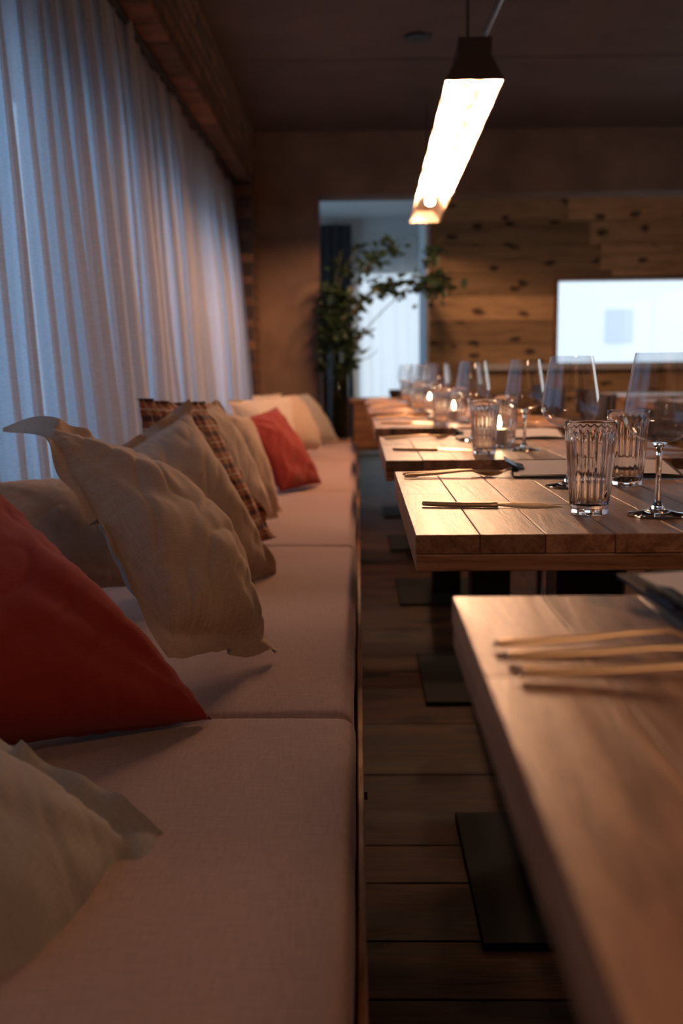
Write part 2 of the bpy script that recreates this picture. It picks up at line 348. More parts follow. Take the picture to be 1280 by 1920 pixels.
# plank wall with window
b = MB(); R = random.Random(11)
z = 2.5 - .0; WX0, WX1, WZ0, WZ1 = 1.618, 3.1, .955, 1.615
zz = 2.485
while zz > 0:
    z0 = max(zz-.197, 0)
    x = .575
    while x < 3.5:
        x2 = min(x + R.uniform(1.0, 2.2), 3.5)
        b.rnd = rnd3(R)
        def cell(xa, xb, za, zb):
            if xb-xa > .002 and zb-za > .002: b.box(xa, xb-.002, 8.30+R.random()*.004, 8.34, za+.002, zb)
        if z0 >= WZ1 or zz <= WZ0: cell(x, x2, z0, zz)
        else:
            if x < WX0: cell(x, min(x2, WX0), z0, zz)
            if x2 > WX1: cell(max(x, WX1), x2, z0, zz)
            xa, xb = max(x, WX0), min(x2, WX1)
            if xb > xa:
                if zz > WZ1: cell(xa, xb, WZ1, zz)
                if z0 < WZ0: cell(xa, xb, z0, WZ0)
        x = x2
    zz = z0
structure(b.build('wall_far', 'wall', bevel=.0015, seg=1), 'wall of wide knotty pine planks')
b = MB(); b.box(.565, WX0, 8.342, 8.46, 0, CEIL); b.box(WX1, 3.5, 8.342, 8.46, 0, CEIL); b.box(WX0, WX1, 8.342, 8.46, 0, WZ0); b.box(WX0, WX1, 8.342, 8.46, WZ1, CEIL); b.box(.545, .573, 8.295, 9.25, 0, CEIL); b.box(.573, 1.0, 9.2, 9.25, 0, CEIL); b.box(.95, 1.0, 9.25, 10.95, 0, CEIL)
structure(b.build('wall_far', 'white'), 'white plastered end of the plank wall')
b = MB()
for (x0, x1, z0, z1) in ((WX0, WX1, WZ1, WZ1+.03), (WX0-.03, WX0, WZ0, WZ1+.03), (WX1, WX1+.03, WZ0, WZ1+.03)): b.box(x0, x1, 8.28, 8.36, z0, z1)
w = structure(b.build('window_2', 'edge'), 'low wide window in the plank wall')
g = MB(); g.box(WX0, WX1, 8.40, 8.41, WZ0, WZ1); g.build('pane', 'pane', w)
g = MB(); g.box(WX0-.75, WX1, 8.18, 8.40, WZ0-.055, WZ0-.005); g.build('window_sill', 'frame_pale', w, bevel=.003)
# recess behind the opening
b = MB(); X0b, X1b = -.04, .545
b.box(-1.2, X0b, 10.95, 11.05, 0, CEIL); b.box(X0b, 1.0, 10.95, 11.05, 1.98, CEIL); b.box(X0b, 1.0, 10.95, 11.05, 0, .25); b.box(.9, 1.0, 10.95, 11.05, 0, CEIL); b.box(.573, .62, 8.46, 8.8, 0, CEIL)
structure(b.build('wall_recess', 'white'), 'white wall at the end of the recess')
b = MB(); b.box(-1.3, -1.2, 6.95, 7.9, 0, CEIL); b.box(-1.3, -1.2, 10.4, 11.05, 0, CEIL); b.box(-1.3, -1.2, 7.9, 10.4, 0, .7); b.box(-1.3, -1.2, 7.9, 10.4, 2.1, CEIL); structure(b.build('wall_recess_left', 'white'))
g = MB()
for (ya, yc, za, zc) in ((7.9, 7.95, .7, 2.1), (10.35, 10.4, .7, 2.1), (7.95, 10.35, .7, .75), (7.95, 10.35, 2.05, 2.1), (9.12, 9.17, .75, 2.05)): g.box(-1.27, -1.22, ya, yc, za, zc)
w = structure(g.build('window_4', 'frame_pale'), 'side window of the recess'); g = MB(); g.box(-1.25, -1.245, 7.95, 10.35, .75, 2.05); g.build('pane', 'pane', w)
b = MB(); b.box(X0b, .9, 10.98, 11.02, .25, .3); b.box(X0b, .9, 10.98, 11.02, 1.93, 1.98); b.box(X0b, X0b+.04, 10.98, 11.02, .3, 1.93); b.box(.86, .9, 10.98, 11.02, .3, 1.93)
w = structure(b.build('window_3', 'frame_pale'), 'window behind white sheer at the end of the recess'); g = MB(); g.box(X0b+.04, .86, 10.995, 11.0, .3, 1.93); g.build('pane', 'pane_soft', w)
b = MB(); b.box(3.5, 3.6, -1.7, 3.0, 0, CEIL); b.box(3.5, 3.6, 6.0, 8.46, 0, CEIL); b.box(3.5, 3.6, 3.0, 6.0, 0, .95); b.box(3.5, 3.6, 3.0, 6.0, 1.8, CEIL); structure(b.build('wall_right', 'wall'), 'plank wall on the right')
g = MB()
for (ya, yc, za, zc) in ((3.0, 3.05, .95, 1.8), (5.95, 6.0, .95, 1.8), (3.05, 5.95, .95, 1.0), (3.05, 5.95, 1.75, 1.8), (4.48, 4.52, 1.0, 1.75)): g.box(3.52, 3.57, ya, yc, za, zc)
w = structure(g.build('window_5', 'frame_pale'), 'window in the right wall'); g = MB(); g.box(3.545, 3.55, 3.05, 5.95, 1.0, 1.75); g.build('pane', 'pane', w)
b = MB(); b.box(-1.1, 3.5, -1.7, -1.6, 0, CEIL); structure(b.build('wall_front', 'concrete'))
# outside: a pale building across the street
fb = empty('building', (0, 26, 0)); tag(fb, 'pale building seen through the window in the plank wall', 'building')
b = MB(); b.box(-14, 16, 0, .5, -3, 1.6+3); b.build('facade', 'facade', fb)
for (x0, x1) in ((6.3, 7.0), (9.6, 10.3), (2.4, 3.1)):
    b = MB(); b.box(x0, x1, -.03, .02, 1.5, 2.35); b.build('window', 'facade_win', fb)
b = MB(); b.box(-30, 40, 11.3, 60, -3.1, -3.0); structure(b.build('ground', 'street'))

# ------------------------------------------------------------ curtains
def curtain(name, X0, y0, y1, z0, z1, mat, seed, amp=.035, wl=(.09, .19), leanx=0.0, rows=26, along='Y', ov=.55):
    R = random.Random(seed); s = y0; pts = []; ph = 0
    while s < y1:
        w_ = R.uniform(*wl); a_ = amp*R.uniform(.5, 1.25); n_ = 14
        for k in range(n_):
            t = k/n_; p = 2*PI*t
            pts.append((s + w_*t + ov*w_*.5*math.sin(2*p)*.35*(a_/amp), a_*math.sin(p) + .25*a_*math.sin(3*p+s), w_))
        s += w_
    vs, fs = [], []
    for j in range(rows+1):
        zt = j/rows; z = z0 + (z1-z0)*zt
        am = 1.0 - .45*zt**2
        for (yy, xx, w_) in pts:
            n1 = noise.noise(Vector((yy*1.3, z*.6, seed)))*.03; n2 = noise.noise(Vector((yy*7, z*1.1, seed+5)))*.014
            x = X0 + xx*am + n1 - leanx*(z - 1.0) + n2
            q = yy + noise.noise(Vector((yy*.9, z*.8, seed+9)))*.05*(1-zt)
            q = min(max(q, y0-.02), y1+.03)
            vs.append((x, q, z) if along == 'Y' else (q, x, z))
    n = len(pts)
    for j in range(rows):
        for i in range(n-1): fs.append((j*n+i, j*n+i+1, (j+1)*n+i+1, (j+1)*n+i))
    b = MB(); b.add(vs, fs); return b.build(name, mat, smooth=True, fix=False)
cu = curtain('curtain', -.765, -.9, 6.78, .475, 2.12, 'curtain', 3, .042, (.09, .21), .05, ov=1.1)
tag(cu, 'long translucent sheer curtain along the window behind the bench', 'curtain')
b = MB(); b.tube([(-.79, -1.3, 2.115), (-.79, 6.6, 2.115)], .012); tag(b.build('curtain_rail', 'black'), 'black rail carrying the long sheer curtain', 'rail')
cb = curtain('curtain', 10.86, -.1, .9, .0, 2.3, 'blind', 8, .02, (.1, .16), 0, 12, 'X')
tag(cb, 'bright white sheer curtain at the end of the recess', 'curtain')
cd = curtain('curtain', 10.75, -.52, -.06, .0, 2.42, 'drape', 9, .035, (.1, .14), 0, 12, 'X')
tag(cd, 'dark drape hanging beside the white sheer in the recess', 'curtain')

# ------------------------------------------------------------ bench and seat cushions
def ex(y): return -.008 - .0027*y           # front edge of the bench
bench = empty('bench', (-.35, 3, 0)); tag(bench, 'long built-in wooden bench under the curtain', 'bench')
b = MB(); R = random.Random(3)
def loc(b_, o): 
    b_.v = [(x-o[0], y-o[1], z-o[2]) for x, y, z in b_.v]; return b_
b = MB(); cuts = [-.9, 1.30, 3.4, 5.2, 6.94]
for a, c in zip(cuts, cuts[1:]):
    b.rnd = rnd3(R)
    xa, xc = ex(a)+.006, ex(c)+.006
    b.add([(xa-.03, a, .03), (xa, a, .03), (xc, c-.004, .03), (xc-.03, c-.004, .03), (xa-.03, a, .345), (xa, a, .345), (xc, c-.004, .345), (xc-.03, c-.004, .345)],
          [(3,2,1,0),(4,5,6,7),(0,1,5,4),(1,2,6,5),(2,3,7,6),(3,0,4,7)])
loc(b, bench.location).build('front_panel', 'bench', bench, bevel=.003)
b = MB(); b.rnd = (.8, .3, .1); a, c = -.9, 6.94; xa, xc = ex(a)+.004, ex(c)+.004
b.add([(xa, a, .335), (xa+.009, a, .335), (xc+.009, c, .335), (xc, c, .335), (xa, a, .372), (xa+.009, a, .372), (xc+.009, c, .372), (xc, c, .372)], [(3,2,1,0),(4,5,6,7),(0,1,5,4),(1,2,6,5),(2,3,7,6),(3,0,4,7)])
loc(b, bench.location).build('front_rim', 'bench', bench, bevel=.002)
b = MB(); b.box(-.765, -.06, -.9, 6.94, .30, .345); loc(b, bench.location).build('seat_base', 'bench', bench)
b = MB(); b.box(-.765, -.06, 6.58, 6.94, .345, .452); loc(b, bench.location).build('end_shelf', 'bench', bench, bevel=.003)
b = MB(); b.box(-.7, -.09, -.9, 6.94, 0, .05); loc(b, bench.location).build('plinth', 'black', bench)
for yy in (1.30, 3.4, 5.2):
    b = MB(); b.tube([(ex(yy)+.010, yy-.004, .35), (ex(yy)+.0175, yy-.004, .35)], .006, 10); loc(b, bench.location).build('bolt', 'black', bench)
def rbox(sx, sy, sz, r, crown=.008, nx=28, ny=44, nz=8, seed=0):
    """rounded upholstered box, centred in x,y with its base at z 0"""
    vs, fs, key = [], [], {}
    def P(x, y, z):
        k = (round(x, 5), round(y, 5), round(z, 5))
        if k in key: return key[k]
        q = Vector((max(-sx/2+r, min(sx/2-r, x)), max(-sy/2+r, min(sy/2-r, y)), max(r, min(sz-r, z))))
        d = Vector((x, y, z)) - q
        v = q + d.normalized()*r if d.length > 1e-9 else q
        u, w_ = 2*x/sx, 2*y/sy
        if z > sz*.5: v.z += crown*(1-u*u)**.5*(1-w_**4) if abs(u) < 1 and abs(w_) < 1 else 0
        n_ = noise.noise(Vector((v.x*5+seed, v.y*5, v.z*5)))*.003; v.z += n_
        v.x += noise.noise(Vector((v.y*6+seed, v.z*9, 3)))*.003*(1 if abs(u) > .98 else 0)
        key[k] = len(vs); vs.append(v); return key[k]
    def samp(L, n, r): 
        a = [-L/2 + r*(1-math.cos(PI/2*i/5)) for i in range(6)]; c = [-x for x in reversed(a)]
        mid = [a[-1] + (c[0]-a[-1])*i/n for i in range(1, n)]; return a + mid + c
    X_, Y_ = samp(sx, nx, r), samp(sy, ny, r); Z_ = [z+sz/2 for z in samp(sz, nz, r)]
    def face(A, B, f):
        for i in range(len(A)-1):
            for j in range(len(B)-1): fs.append((f(A[i], B[j]), f(A[i+1], B[j]), f(A[i+1], B[j+1]), f(A[i], B[j+1])))
    face(X_, Y_, lambda a, c: P(a, c, sz)); face(X_, Y_, lambda a, c: P(a, c, 0))
    face(X_, Z_, lambda a, c: P(a, -sy/2, c)); face(X_, Z_, lambda a, c: P(a, sy/2, c))
    face(Y_, Z_, lambda a, c: P(-sx/2, a, c)); face(Y_, Z_, lambda a, c: P(sx/2, a, c))
    return MB().add(vs, fs)
def uv_planar(o, sc=1.0):
    me = o.data; uvl = me.uv_layers.new(name='UVMap')
    for p in me.polygons:
        n_ = p.normal
        for li in p.loop_indices:
            v = me.vertices[me.loops[li].vertex_index].co
            if abs(n_.z) > .6: q = (v.x, v.y)
            elif abs(n_.x) > .6: q = (v.z, v.y)
            else: q = (v.x, v.z)
            uvl.data[li].uv = (q[0]*sc, q[1]*sc)
seams = [-.30, 1.354, 2.712, 3.96, 5.25, 6.565]
which = ['nearest the camera, half under the near beige pillow', 'second from the camera, under the sharp beige pillow', 'third from the camera, beside the plaid pillow', 'fourth from the camera, under the small red pillow', 'farthest, beside the glass vase']
for i, (a, c) in enumerate(zip(seams, seams[1:])):
    ym = (a+c)/2; xf = ex(ym) ; sxx = xf + .735
    o = rbox(sxx, c-a+.003, .098, .022, seed=i*7).build('seat_cushion', 'seat', smooth=True)
    uv_planar(o); o.location = ((xf-.735)/2, ym, .3465)
    tag(o, 'pinkish beige upholstered bench seat cushion, '+which[i], 'seat cushion', 'seat cushions along the bench')

# ------------------------------------------------------------ pillows
def pillow(label, c, mat, tf=.09, tb=.07, fl=.0, wr=.012, seed=1, bow=.05, tips=None, ruffle=.012, n=60, size=.5, cat='pillow', front=None, name='throw_pillow', crease=1.0, sag=.2):
    NB, FB, FT, TT = [Vector(q) for q in c]
    nrm = (FB-NB).cross(TT-NB) + (FT-TT).cross(FT-FB); nrm.normalize()
    if front is None: front = Vector((.6, -.7, .4))
    if nrm.dot(front) < 0: nrm = -nrm
    base = Vector(((NB.x+FB.x+FT.x+TT.x)/4, (NB.y+FB.y+FT.y+TT.y)/4, min(q.z for q in (NB, FB, FT, TT))))
    cor = [(-1,-1), (1,-1), (1,1), (-1,1)]
    vs, idx, uvs = [], {}, []
    def pos(u, v, side):
        au, av = abs(u), abs(v)
        u2 = u*(1 - bow*(1-v*v)); v2 = v*(1 - bow*(1-u*u))
        a, bb = (1+u2)/2, (1+v2)/2
        p = NB*(1-a)*(1-bb) + FB*a*(1-bb) + FT*a*bb + TT*(1-a)*bb
        e = 1-fl; ia, ib = min(1, au/e), min(1, av/e)
        body = max(0, (1-ia**2.4))*max(0, (1-ib**2.4))
        h = body**.52
        t_ = tf if side > 0 else tb
        d = side*t_*h*(1 - sag*v*(1 if fl == 0 else .8))
        q = Vector((u*1.9+seed*3.1, v*1.9, side*4.0+seed))
        # soft lumps and long creases
        lump = noise.noise(q*.8)*1.2 + .35*noise.noise(q*1.9)
        ang = math.atan2(v, u)
        cr = 0
        for k, (cu_, cv_) in enumerate(cor):
            dx, dy = u-cu_, v-cv_; r = math.hypot(dx, dy); th = math.atan2(dy, dx)
            cr += noise.noise(Vector((th*3.4, seed+k*3, r*.9+side)))*math.exp(-((r-.55)/.42)**2)
        fold = 1-abs(noise.noise(Vector((u*.8+v*1.1+seed, (v-u)*2.6, seed*2+side)))*2.6)
        fold = max(0, fold)**3
        d += side*(wr*lump + wr*.75*cr*crease - wr*.3*fold*crease)*min(1, h*1.6)
        edge = math.exp(-((1-max(ia, ib))/.12)**2)*(1 if body > 0 else 0)
        along = (v if au > av else u)
        d -= .0022*side*math.exp(-((max(ia, ib)-.985)/.02)**2)*(fl > 0)
        d += side*edge*.006*noise.noise(Vector((along*16, seed, side)))
        if fl > 0:
            out = max(0, max(au, av)-e)/fl
            d += ruffle*out*(noise.noise(Vector((along*3.2+seed*2, 7+seed+(u > 0)*3+(v > 0)*5, out*.6)))*2.0 + .35*noise.noise(Vector((along*6, seed, 2))))
            d += side*.0016
            lf = .7*ruffle*out*noise.noise(Vector((along*4, seed+4, 1)))
            p = p + (FB-NB).normalized()*lf
        else: 
            d += .006*noise.noise(Vector((u*4, v*4, seed)))*max(au, av)**6
        p = p + nrm*d
        if tips:
            for k, (vec, rad) in tips.items():
                r = 2 - (u*cor[k][0] + v*cor[k][1])
                if r < rad: p = p + Vector(vec)*((1-r/rad)**1.25)
        return p
    fs = []
    def grid(side):
        g = []
        for j in range(n+1):
            row = []
            for i in range(n+1):
                u, v = 2*i/n-1, 2*j/n-1
                bd = i in (0, n) or j in (0, n)
                k = (i, j) if bd else (i, j, side)
                if k not in idx:
                    P_ = pos(u, v, side if not bd else .0)
                    if P_.z < .449: P_.z = .449 - (.449-P_.z)*.02
                    if P_.x < -.69: P_.x = -.69 + (P_.x+.69)*.1
                    idx[k] = len(vs); vs.append(P_-base); uvs.append(((u+1)/2, (v+1)/2))
                row.append(idx[k])
            g.append(row)
        for j in range(n):
            for i in range(n):
                f = (g[j][i], g[j][i+1], g[j+1][i+1], g[j+1][i]); fs.append(f if side > 0 else f[::-1])
    grid(1); grid(-1)
    b = MB(); b.add(vs, fs); o = b.build(name, mat, smooth=True)
    me = o.data; me.set_sharp_from_angle(angle=math.radians(100)); uvl = me.uv_layers.new(name='UVMap')
    for l in me.loops: uvl.data[l.index].uv = uvs[l.vertex_index]
    o.location = base
    tag(o, label, cat, 'throw pillows along the bench'); return o
# order of corners: lower left, lower right, upper right, upper left (as seen from the front)
pillow('sharp beige linen pillow with its top corner flopped over, behind the big red pillow',
       [(-0.276, 1.400, 0.521), (-0.138, 1.600, 0.465), (-0.339, 1.900, 0.720), (-0.551, 1.640, 0.873)], 'linen', .080, .04, .14, .019, 4, .0,
       {3: (Vector((-0.664, 1.840, 0.826))-Vector((-0.551, 1.640, 0.873)), .36), 2: (Vector((-0.302, 1.930, 0.732))-Vector((-0.336, 1.900, 0.720)), .25)}, .013, 110)
pillow('large deep red cotton pillow at the left edge, in front of the sharp beige pillow',
       [(-0.584, 1.020, 0.518), (-0.207, 1.315, 0.452), (-0.581, 1.460, 0.797), (-0.719, 1.200, 0.762)], 'red', .085, .09, 0, .013, 7, .02, n=70, front=Vector((.3, -1, .3)), sag=.35)
pillow('dim beige flanged pillow cut off by the lower left corner of the photo',
       [(-0.263, 0.600, 0.330), (-0.201, 0.975, 0.456), (-0.533, 1.050, 0.610), (-0.558, 0.780, 0.531)], 'linen_grey', .075, .06, .2, .012, 12, .0, ruffle=.016, n=60, front=Vector((.3, -1, .5)))
pillow('grey beige pillow mostly hidden between the curtain and the big red pillow',
       [(-0.700, 1.720, 0.533), (-0.434, 1.850, 0.522), (-0.525, 2.000, 0.721), (-0.679, 1.800, 0.729)], 'linen', .08, .06, 0, .008, 15, .03)
pillow('beige linen pillow with ruffled flange, standing right in front of the plaid pillow',
       [(-0.420, 2.020, 0.427), (-0.197, 2.300, 0.449), (-0.400, 2.320, 0.861), (-0.585, 2.060, 0.727)], 'linen', .11, .05, .10, .013, 21, .03, ruffle=.018, n=70)
pillow('orange and brown plaid pillow squeezed between two beige pillows',
       [(-0.456, 2.400, 0.427), (-0.234, 2.660, 0.477), (-0.399, 2.580, 0.850), (-0.534, 2.400, 0.866)], 'plaid', .05, .05, .08, .010, 25, .03, ruffle=.016)
pillow('plain beige pillow leaning just behind the plaid pillow',
       [(-0.491, 2.850, 0.459), (-0.263, 3.100, 0.463), (-0.434, 3.050, 0.841), (-0.525, 2.850, 0.815)], 'linen', .09, .05, .08, .009, 31, .03, ruffle=.014)
pillow('plump beige pillow touching the left side of the small red pillow',
       [(-0.494, 3.300, 0.457), (-0.263, 3.320, 0.448), (-0.389, 3.550, 0.765), (-0.492, 3.350, 0.793)], 'linen', .09, .05, .06, .009, 35, .02, ruffle=.012)
pillow('small deep red pillow halfway down the bench',
       [(-0.305, 3.800, 0.462), (-0.161, 4.100, 0.455), (-0.357, 4.250, 0.770), (-0.452, 3.900, 0.743)], 'red', .06, .06, 0, .010, 41, .04, crease=1.6)
pillow('cream pillow with dark flopped corner, directly behind the small red pillow',
       [(-0.497, 4.500, 0.528), (-0.292, 4.700, 0.457), (-0.338, 4.900, 0.799), (-0.602, 4.500, 0.789)], 'linen_pale', .07, .05, .08, .010, 45, .02)
pillow('cream pillow, second from the far end of the bench',
       [(-0.384, 5.100, 0.500), (-0.210, 5.500, 0.488), (-0.341, 5.600, 0.786), (-0.474, 5.100, 0.787)], 'linen', .07, .05, .06, .008, 49, .02)
pillow('grey beige pillow at the far end of the bench',
       [(-0.338, 6.000, 0.481), (-0.140, 6.350, 0.473), (-0.328, 6.400, 0.771), (-0.446, 6.000, 0.764)], 'linen_grey', .06, .05, .05, .008, 53, .02)
pillow('small pale pillow showing only its top below the curtain, at the far end',
       [(-0.666, 5.500, 0.483), (-0.514, 5.800, 0.479), (-0.493, 6.200, 0.778), (-0.620, 5.800, 0.777)], 'linen_pale', .05, .04, .05, .008, 57, .02)

# ------------------------------------------------------------ tables
TT = .73
ordinal = ['nearest', 'second', 'third', 'fourth', 'fifth', 'sixth']
def make_table(y0, y1, x0, colY, colX, label, rz=0, seed=0, W_=.72, group='dining tables along the bench', dark=False):
    R = random.Random(seed)
    t = empty('dining_table', (x0+W_/2, (y0+y1)/2, 0), rz); D = y1-y0
    tag(t, label, 'table', group)
    tm = 'table'; b = MB(); x = -W_/2
    while x < W_/2-.001:
        w_ = R.uniform(.072, .088); x2 = min(x+w_, W_/2)
        if W_/2-x2 < .03: x2 = W_/2
        b.rnd = rnd3(R)
        cut = D*R.uniform(-.2, .2)
        b.box(x, x2-.0007, -D/2+R.random()*.002, cut, TT-.024, TT-R.random()*.0006)
        b.rnd = rnd3(R) if R.random() < .6 else b.rnd
        b.box(x, x2-.0007, cut+.0006, D/2-R.random()*.002, TT-.024, TT-R.random()*.0006)
        x = x2
    b.build('tabletop', tm, t, bevel=.001)
    b = MB(); b.rnd = (.7, .2, .6); b.box(-W_/2+.001, W_/2-.001, -D/2+.003, D/2-.003, TT-.046, TT-.0245); b.build('lower_board', 'lower', t, bevel=.002)
    cx, cy = colX-(x0+W_/2), colY-(y0+y1)/2
    b = MB(); b.box(cx-.057, cx+.057, cy-.05, cy+.05, .012, TT-.05); b.build('column', 'black', t, bevel=.003)
    b = MB(); b.box(cx-.2, cx+.2, cy-.24, cy+.24, 0.0005, .012); b.build('base_plate', 'plate', t, bevel=.002)
    b = MB(); b.box(cx-.18, cx+.18, max(cy-.2, -D/2+.05), min(cy+.2, D/2-.05), TT-.056, TT-.046); b.build('top_bracket', 'black', t)
    return t
TY = [(.125, .862, .080, .62, .40, 0), (1.186, 1.931, .066, 1.73, .392, 0), (2.165, 2.92, .055, 2.90, .378, 0), (3.34, 4.09, .050, 4.07, .352, 0), (4.47, 5.22, .040, 5.23, .352, 0), (5.60, 6.35, .032, 6.40, .345, 0)]
desc = ['reclaimed wood table nearest the camera, cut off at the lower right', 'reclaimed wood plank table second from the camera, with knife and large glasses', 'third reclaimed wood table from the camera, with a lit candle', 'fourth reclaimed wood table from the camera', 'fifth reclaimed wood table from the camera, near the far end', 'farthest reclaimed wood table of the row beside the bench']
for i, (y0, y1, x0, cyy, cxx, rz) in enumerate(TY): make_table(y0, y1, x0, cyy, cxx, desc[i], rz, 40+i)
make_table(5.2, 5.95, 1.62, 5.57, 1.98, 'dark wood table right of the row, nearer of two by the plank wall', 0, 77, .72, 'tables by the plank wall')
make_table(6.6, 7.35, 1.62, 6.97, 1.98, 'dark wood table right of the row, right below the bright window', 0, 78, .72, 'tables by the plank wall')

# chairs
def make_chair():
    t = empty('dining_chair'); tag(t, '', 'chair')
    for sx_ in (-1, 1):
        for sy_ in (-1, 1):
            b = MB(); top = (sx_*.20, sy_*.20, .44) if sx_ < 0 else (sx_*.20, sy_*.20, .78)
            if sx_ < 0: b.tube([(-.215, sy_*.215, 0), top], [.011, .017], 10)
            else: b.tube([(.225, sy_*.215, 0), (.20, sy_*.20, .44), (.235, sy_*.205, .79)], [.011, .017, .012], 10)
            b.build('leg', 'chair', t, smooth=True)
    b = MB()
    for sy_ in (-1, 1): b.tube([(-.2, sy_*.2, .425), (.2, sy_*.2, .425)], .014, 8)
    for sx_ in (-1, 1): b.tube([(sx_*.2, -.2, .425), (sx_*.2, .2, .425)], .014, 8)
    b.build('seat_frame', 'chair', t, smooth=True)
    b = MB()
    for k in range(34):
        y = -.19 + .38*k/33; b.tube([(-.208, y, .437), (0, y, .442-.008*math.cos(y*8)), (.2, y, .437)], .0053, 6)
    b.build('seat', 'cord', t, smooth=True)
    b = MB(); pts = [(.245-.05*math.cos(a)+.02, .235*math.sin(a), 0) for a in [(-.5+k/10)*PI*.9 for k in range(11)]]
    vs, fs = [], []
    for (x, y, z) in pts:
        for (dx, dz) in ((0, .66), (.018, .66), (.028, .80), (.010, .80)): vs.append((x-.02+dx, y, dz))
    for i in range(10):
        for k in range(4): fs.append((i*4+k, i*4+(k+1) % 4, (i+1)*4+(k+1) % 4, (i+1)*4+k))
    fs += [(0, 1, 2, 3), (40, 43, 42, 41)]
    b.add(vs, fs); b.build('backrest', 'chair', t, smooth=True, bevel=.004)
    return t
for i in range(1, 6):
    y0, y1, x0 = TY[i][:3]
    place('chair', make_chair, (x0+.72+.16, (y0+y1)/2 + .02, 0), 0, 'dark wooden chair with corded seat, facing the bench across the %s table' % (ordinal[i] if i < 5 else 'farthest'), 'dark chairs on the aisle side')
place('chair', make_chair, (1.50, 5.57, 0), PI, 'dark chair at the left of the nearer table by the plank wall', 'dark chairs by the plank wall')
place('chair', make_chair, (1.50, 6.97, 0), PI, 'dark chair at the left of the table below the bright window', 'dark chairs by the plank wall')

# ------------------------------------------------------------ tableware
def make_wine():
    t = empty('wine_glass'); tag(t, '', 'wine glass')
    b = MB()
    prof = [(.0, .0975), (.012, .0985), (.024, .102), (.036, .109), (.0445, .119), (.0478, .130), (.0475, .140), (.0455, .155), (.042, .175), (.0385, .195), (.0355, .212), (.0345, .216)]
    b.lathe(prof, 56); inner = [(r-.0009 if r > .002 else 0, z+.001) for r, z in prof]
    b2 = MB(); b2.lathe(prof + [(r-.0011, z) for r, z in reversed(prof[1:])] + [(0, .0990)], 56).build('bowl', 'wine', t, smooth=True)
    b = MB(); b.lathe([(0, .0975), (.010, .0972), (.0055, .091), (.0040, .080), (.0036, .055), (.0038, .03), (.0055, .016), (.010, .009), (.0, .009)], 20); b.build('stem', 'stem', t, smooth=True)
    b = MB(); b.lathe([(0, .0003), (.0375, .0003), (.0395, .0012), (.038, .0028), (.024, .0048), (.010, .0088), (0, .0088)], 48); b.build('foot', 'stem', t, smooth=True)
    return t
def make_tumbler():
    t = MB(); H_ = .125
    def fl(a, z, r):
        if z < .008 or z > .1125 or r < .0262+.079*(z-.008)-.0010: return 1.0
        k = min(1, (z-.008)/.01)*min(1, (.1125-z)/.008)
        return 1 - .06*k*(1-abs(math.cos(a*10)))
    o_ = [(0, 0), (.0235, 0), (.0255, .0015), (.0258, .008)] + [(.0262+.0082*(k/12), .008+.104*k/12) for k in range(1, 13)] + [(.0345, .1140), (.0349, .1245), (.0344, .1257), (.0337, .1254)]
    i_ = [(.0333, .1240), (.0325, .108), (.031, .09), (.0275, .045), (.0245, .018), (.021, .0125), (0, .0118)]
    vs = MB(); vs.lathe(o_ + i_, 120, lambda a, z, r: fl(a, z, r) if True else 1)
    o = vs.build('tumbler', 'glass', smooth=True); o.data.set_sharp_from_angle(angle=math.radians(60)); tag(o, '', 'glass'); return o
def make_candle():
    t = empty('candle'); tag(t, '', 'candle')
    b = MB(); b.lathe([(0, 0), (.030, 0), (.0315, .003), (.0325, .07), (.0322, .0705), (.0312, .07), (.030, .006), (0, .006)], 36); b.build('glass_holder', 'wine', t, smooth=True)
    b = MB(); b.lathe([(0, .0065), (.022, .0065), (.022, .043), (.018, .045), (0, .0435)], 28); b.build('wax', 'wax', t, smooth=True)
    b = MB(); b.lathe([(0, .0435), (.0008, .0436), (.0008, .050), (0, .050)], 6); b.build('wick', 'black', t)
    b = MB(); b.lathe([(0, .047), (.0035, .050), (.0052, .056), (.0045, .063), (.002, .072), (0, .078)], 14); b.build('flame', 'flame', t, smooth=True)
    return t
def loft(b, pts, n=10):
    """pts: (x, z, half width, half thickness, y)"""
    vs, fs = [], []
    for (x, z, hw, ht, y) in pts:
        for k in range(n): a = 2*PI*k/n; vs.append((x, y+hw*math.cos(a), z+ht*math.sin(a)))
    for i in range(len(pts)-1):
        for k in range(n): fs.append((i*n+k, i*n+(k+1) % n, (i+1)*n+(k+1) % n, (i+1)*n+k))
    fs.append(tuple(range(n))[::-1]); fs.append(tuple((len(pts)-1)*n+k for k in range(n)))
    return b.add(vs, fs)
def make_knife():
    t = empty('knife'); tag(t, '', 'knife')
    b = MB(); loft(b, [(0, .0085, .0015, .002, 0), (.002, .008, .0036, .0036, 0), (.02, .006, .0036, .0042, 0), (.06, .0045, .0036, .0040, 0), (.095, .0055, .0036, .0046, 0), (.108, .0062, .0040, .0052, 0), (.110, .0062, .002, .004, 0)], 14).build('handle', 'goldm', t, smooth=True)
    b = MB(); loft(b, [(.109, .0065, .0011, .0045, 0), (.115, .0075, .0011, .0065, .0), (.13, .0090, .0010, .0105, .001), (.155, .0094, .0009, .0110, .002), (.175, .0085, .0008, .0090, .002), (.19, .0062, .0006, .0042, .002), (.200, .0045, .0003, .0006, .002)], 16).build('blade', 'gold', t, smooth=True)
    return t
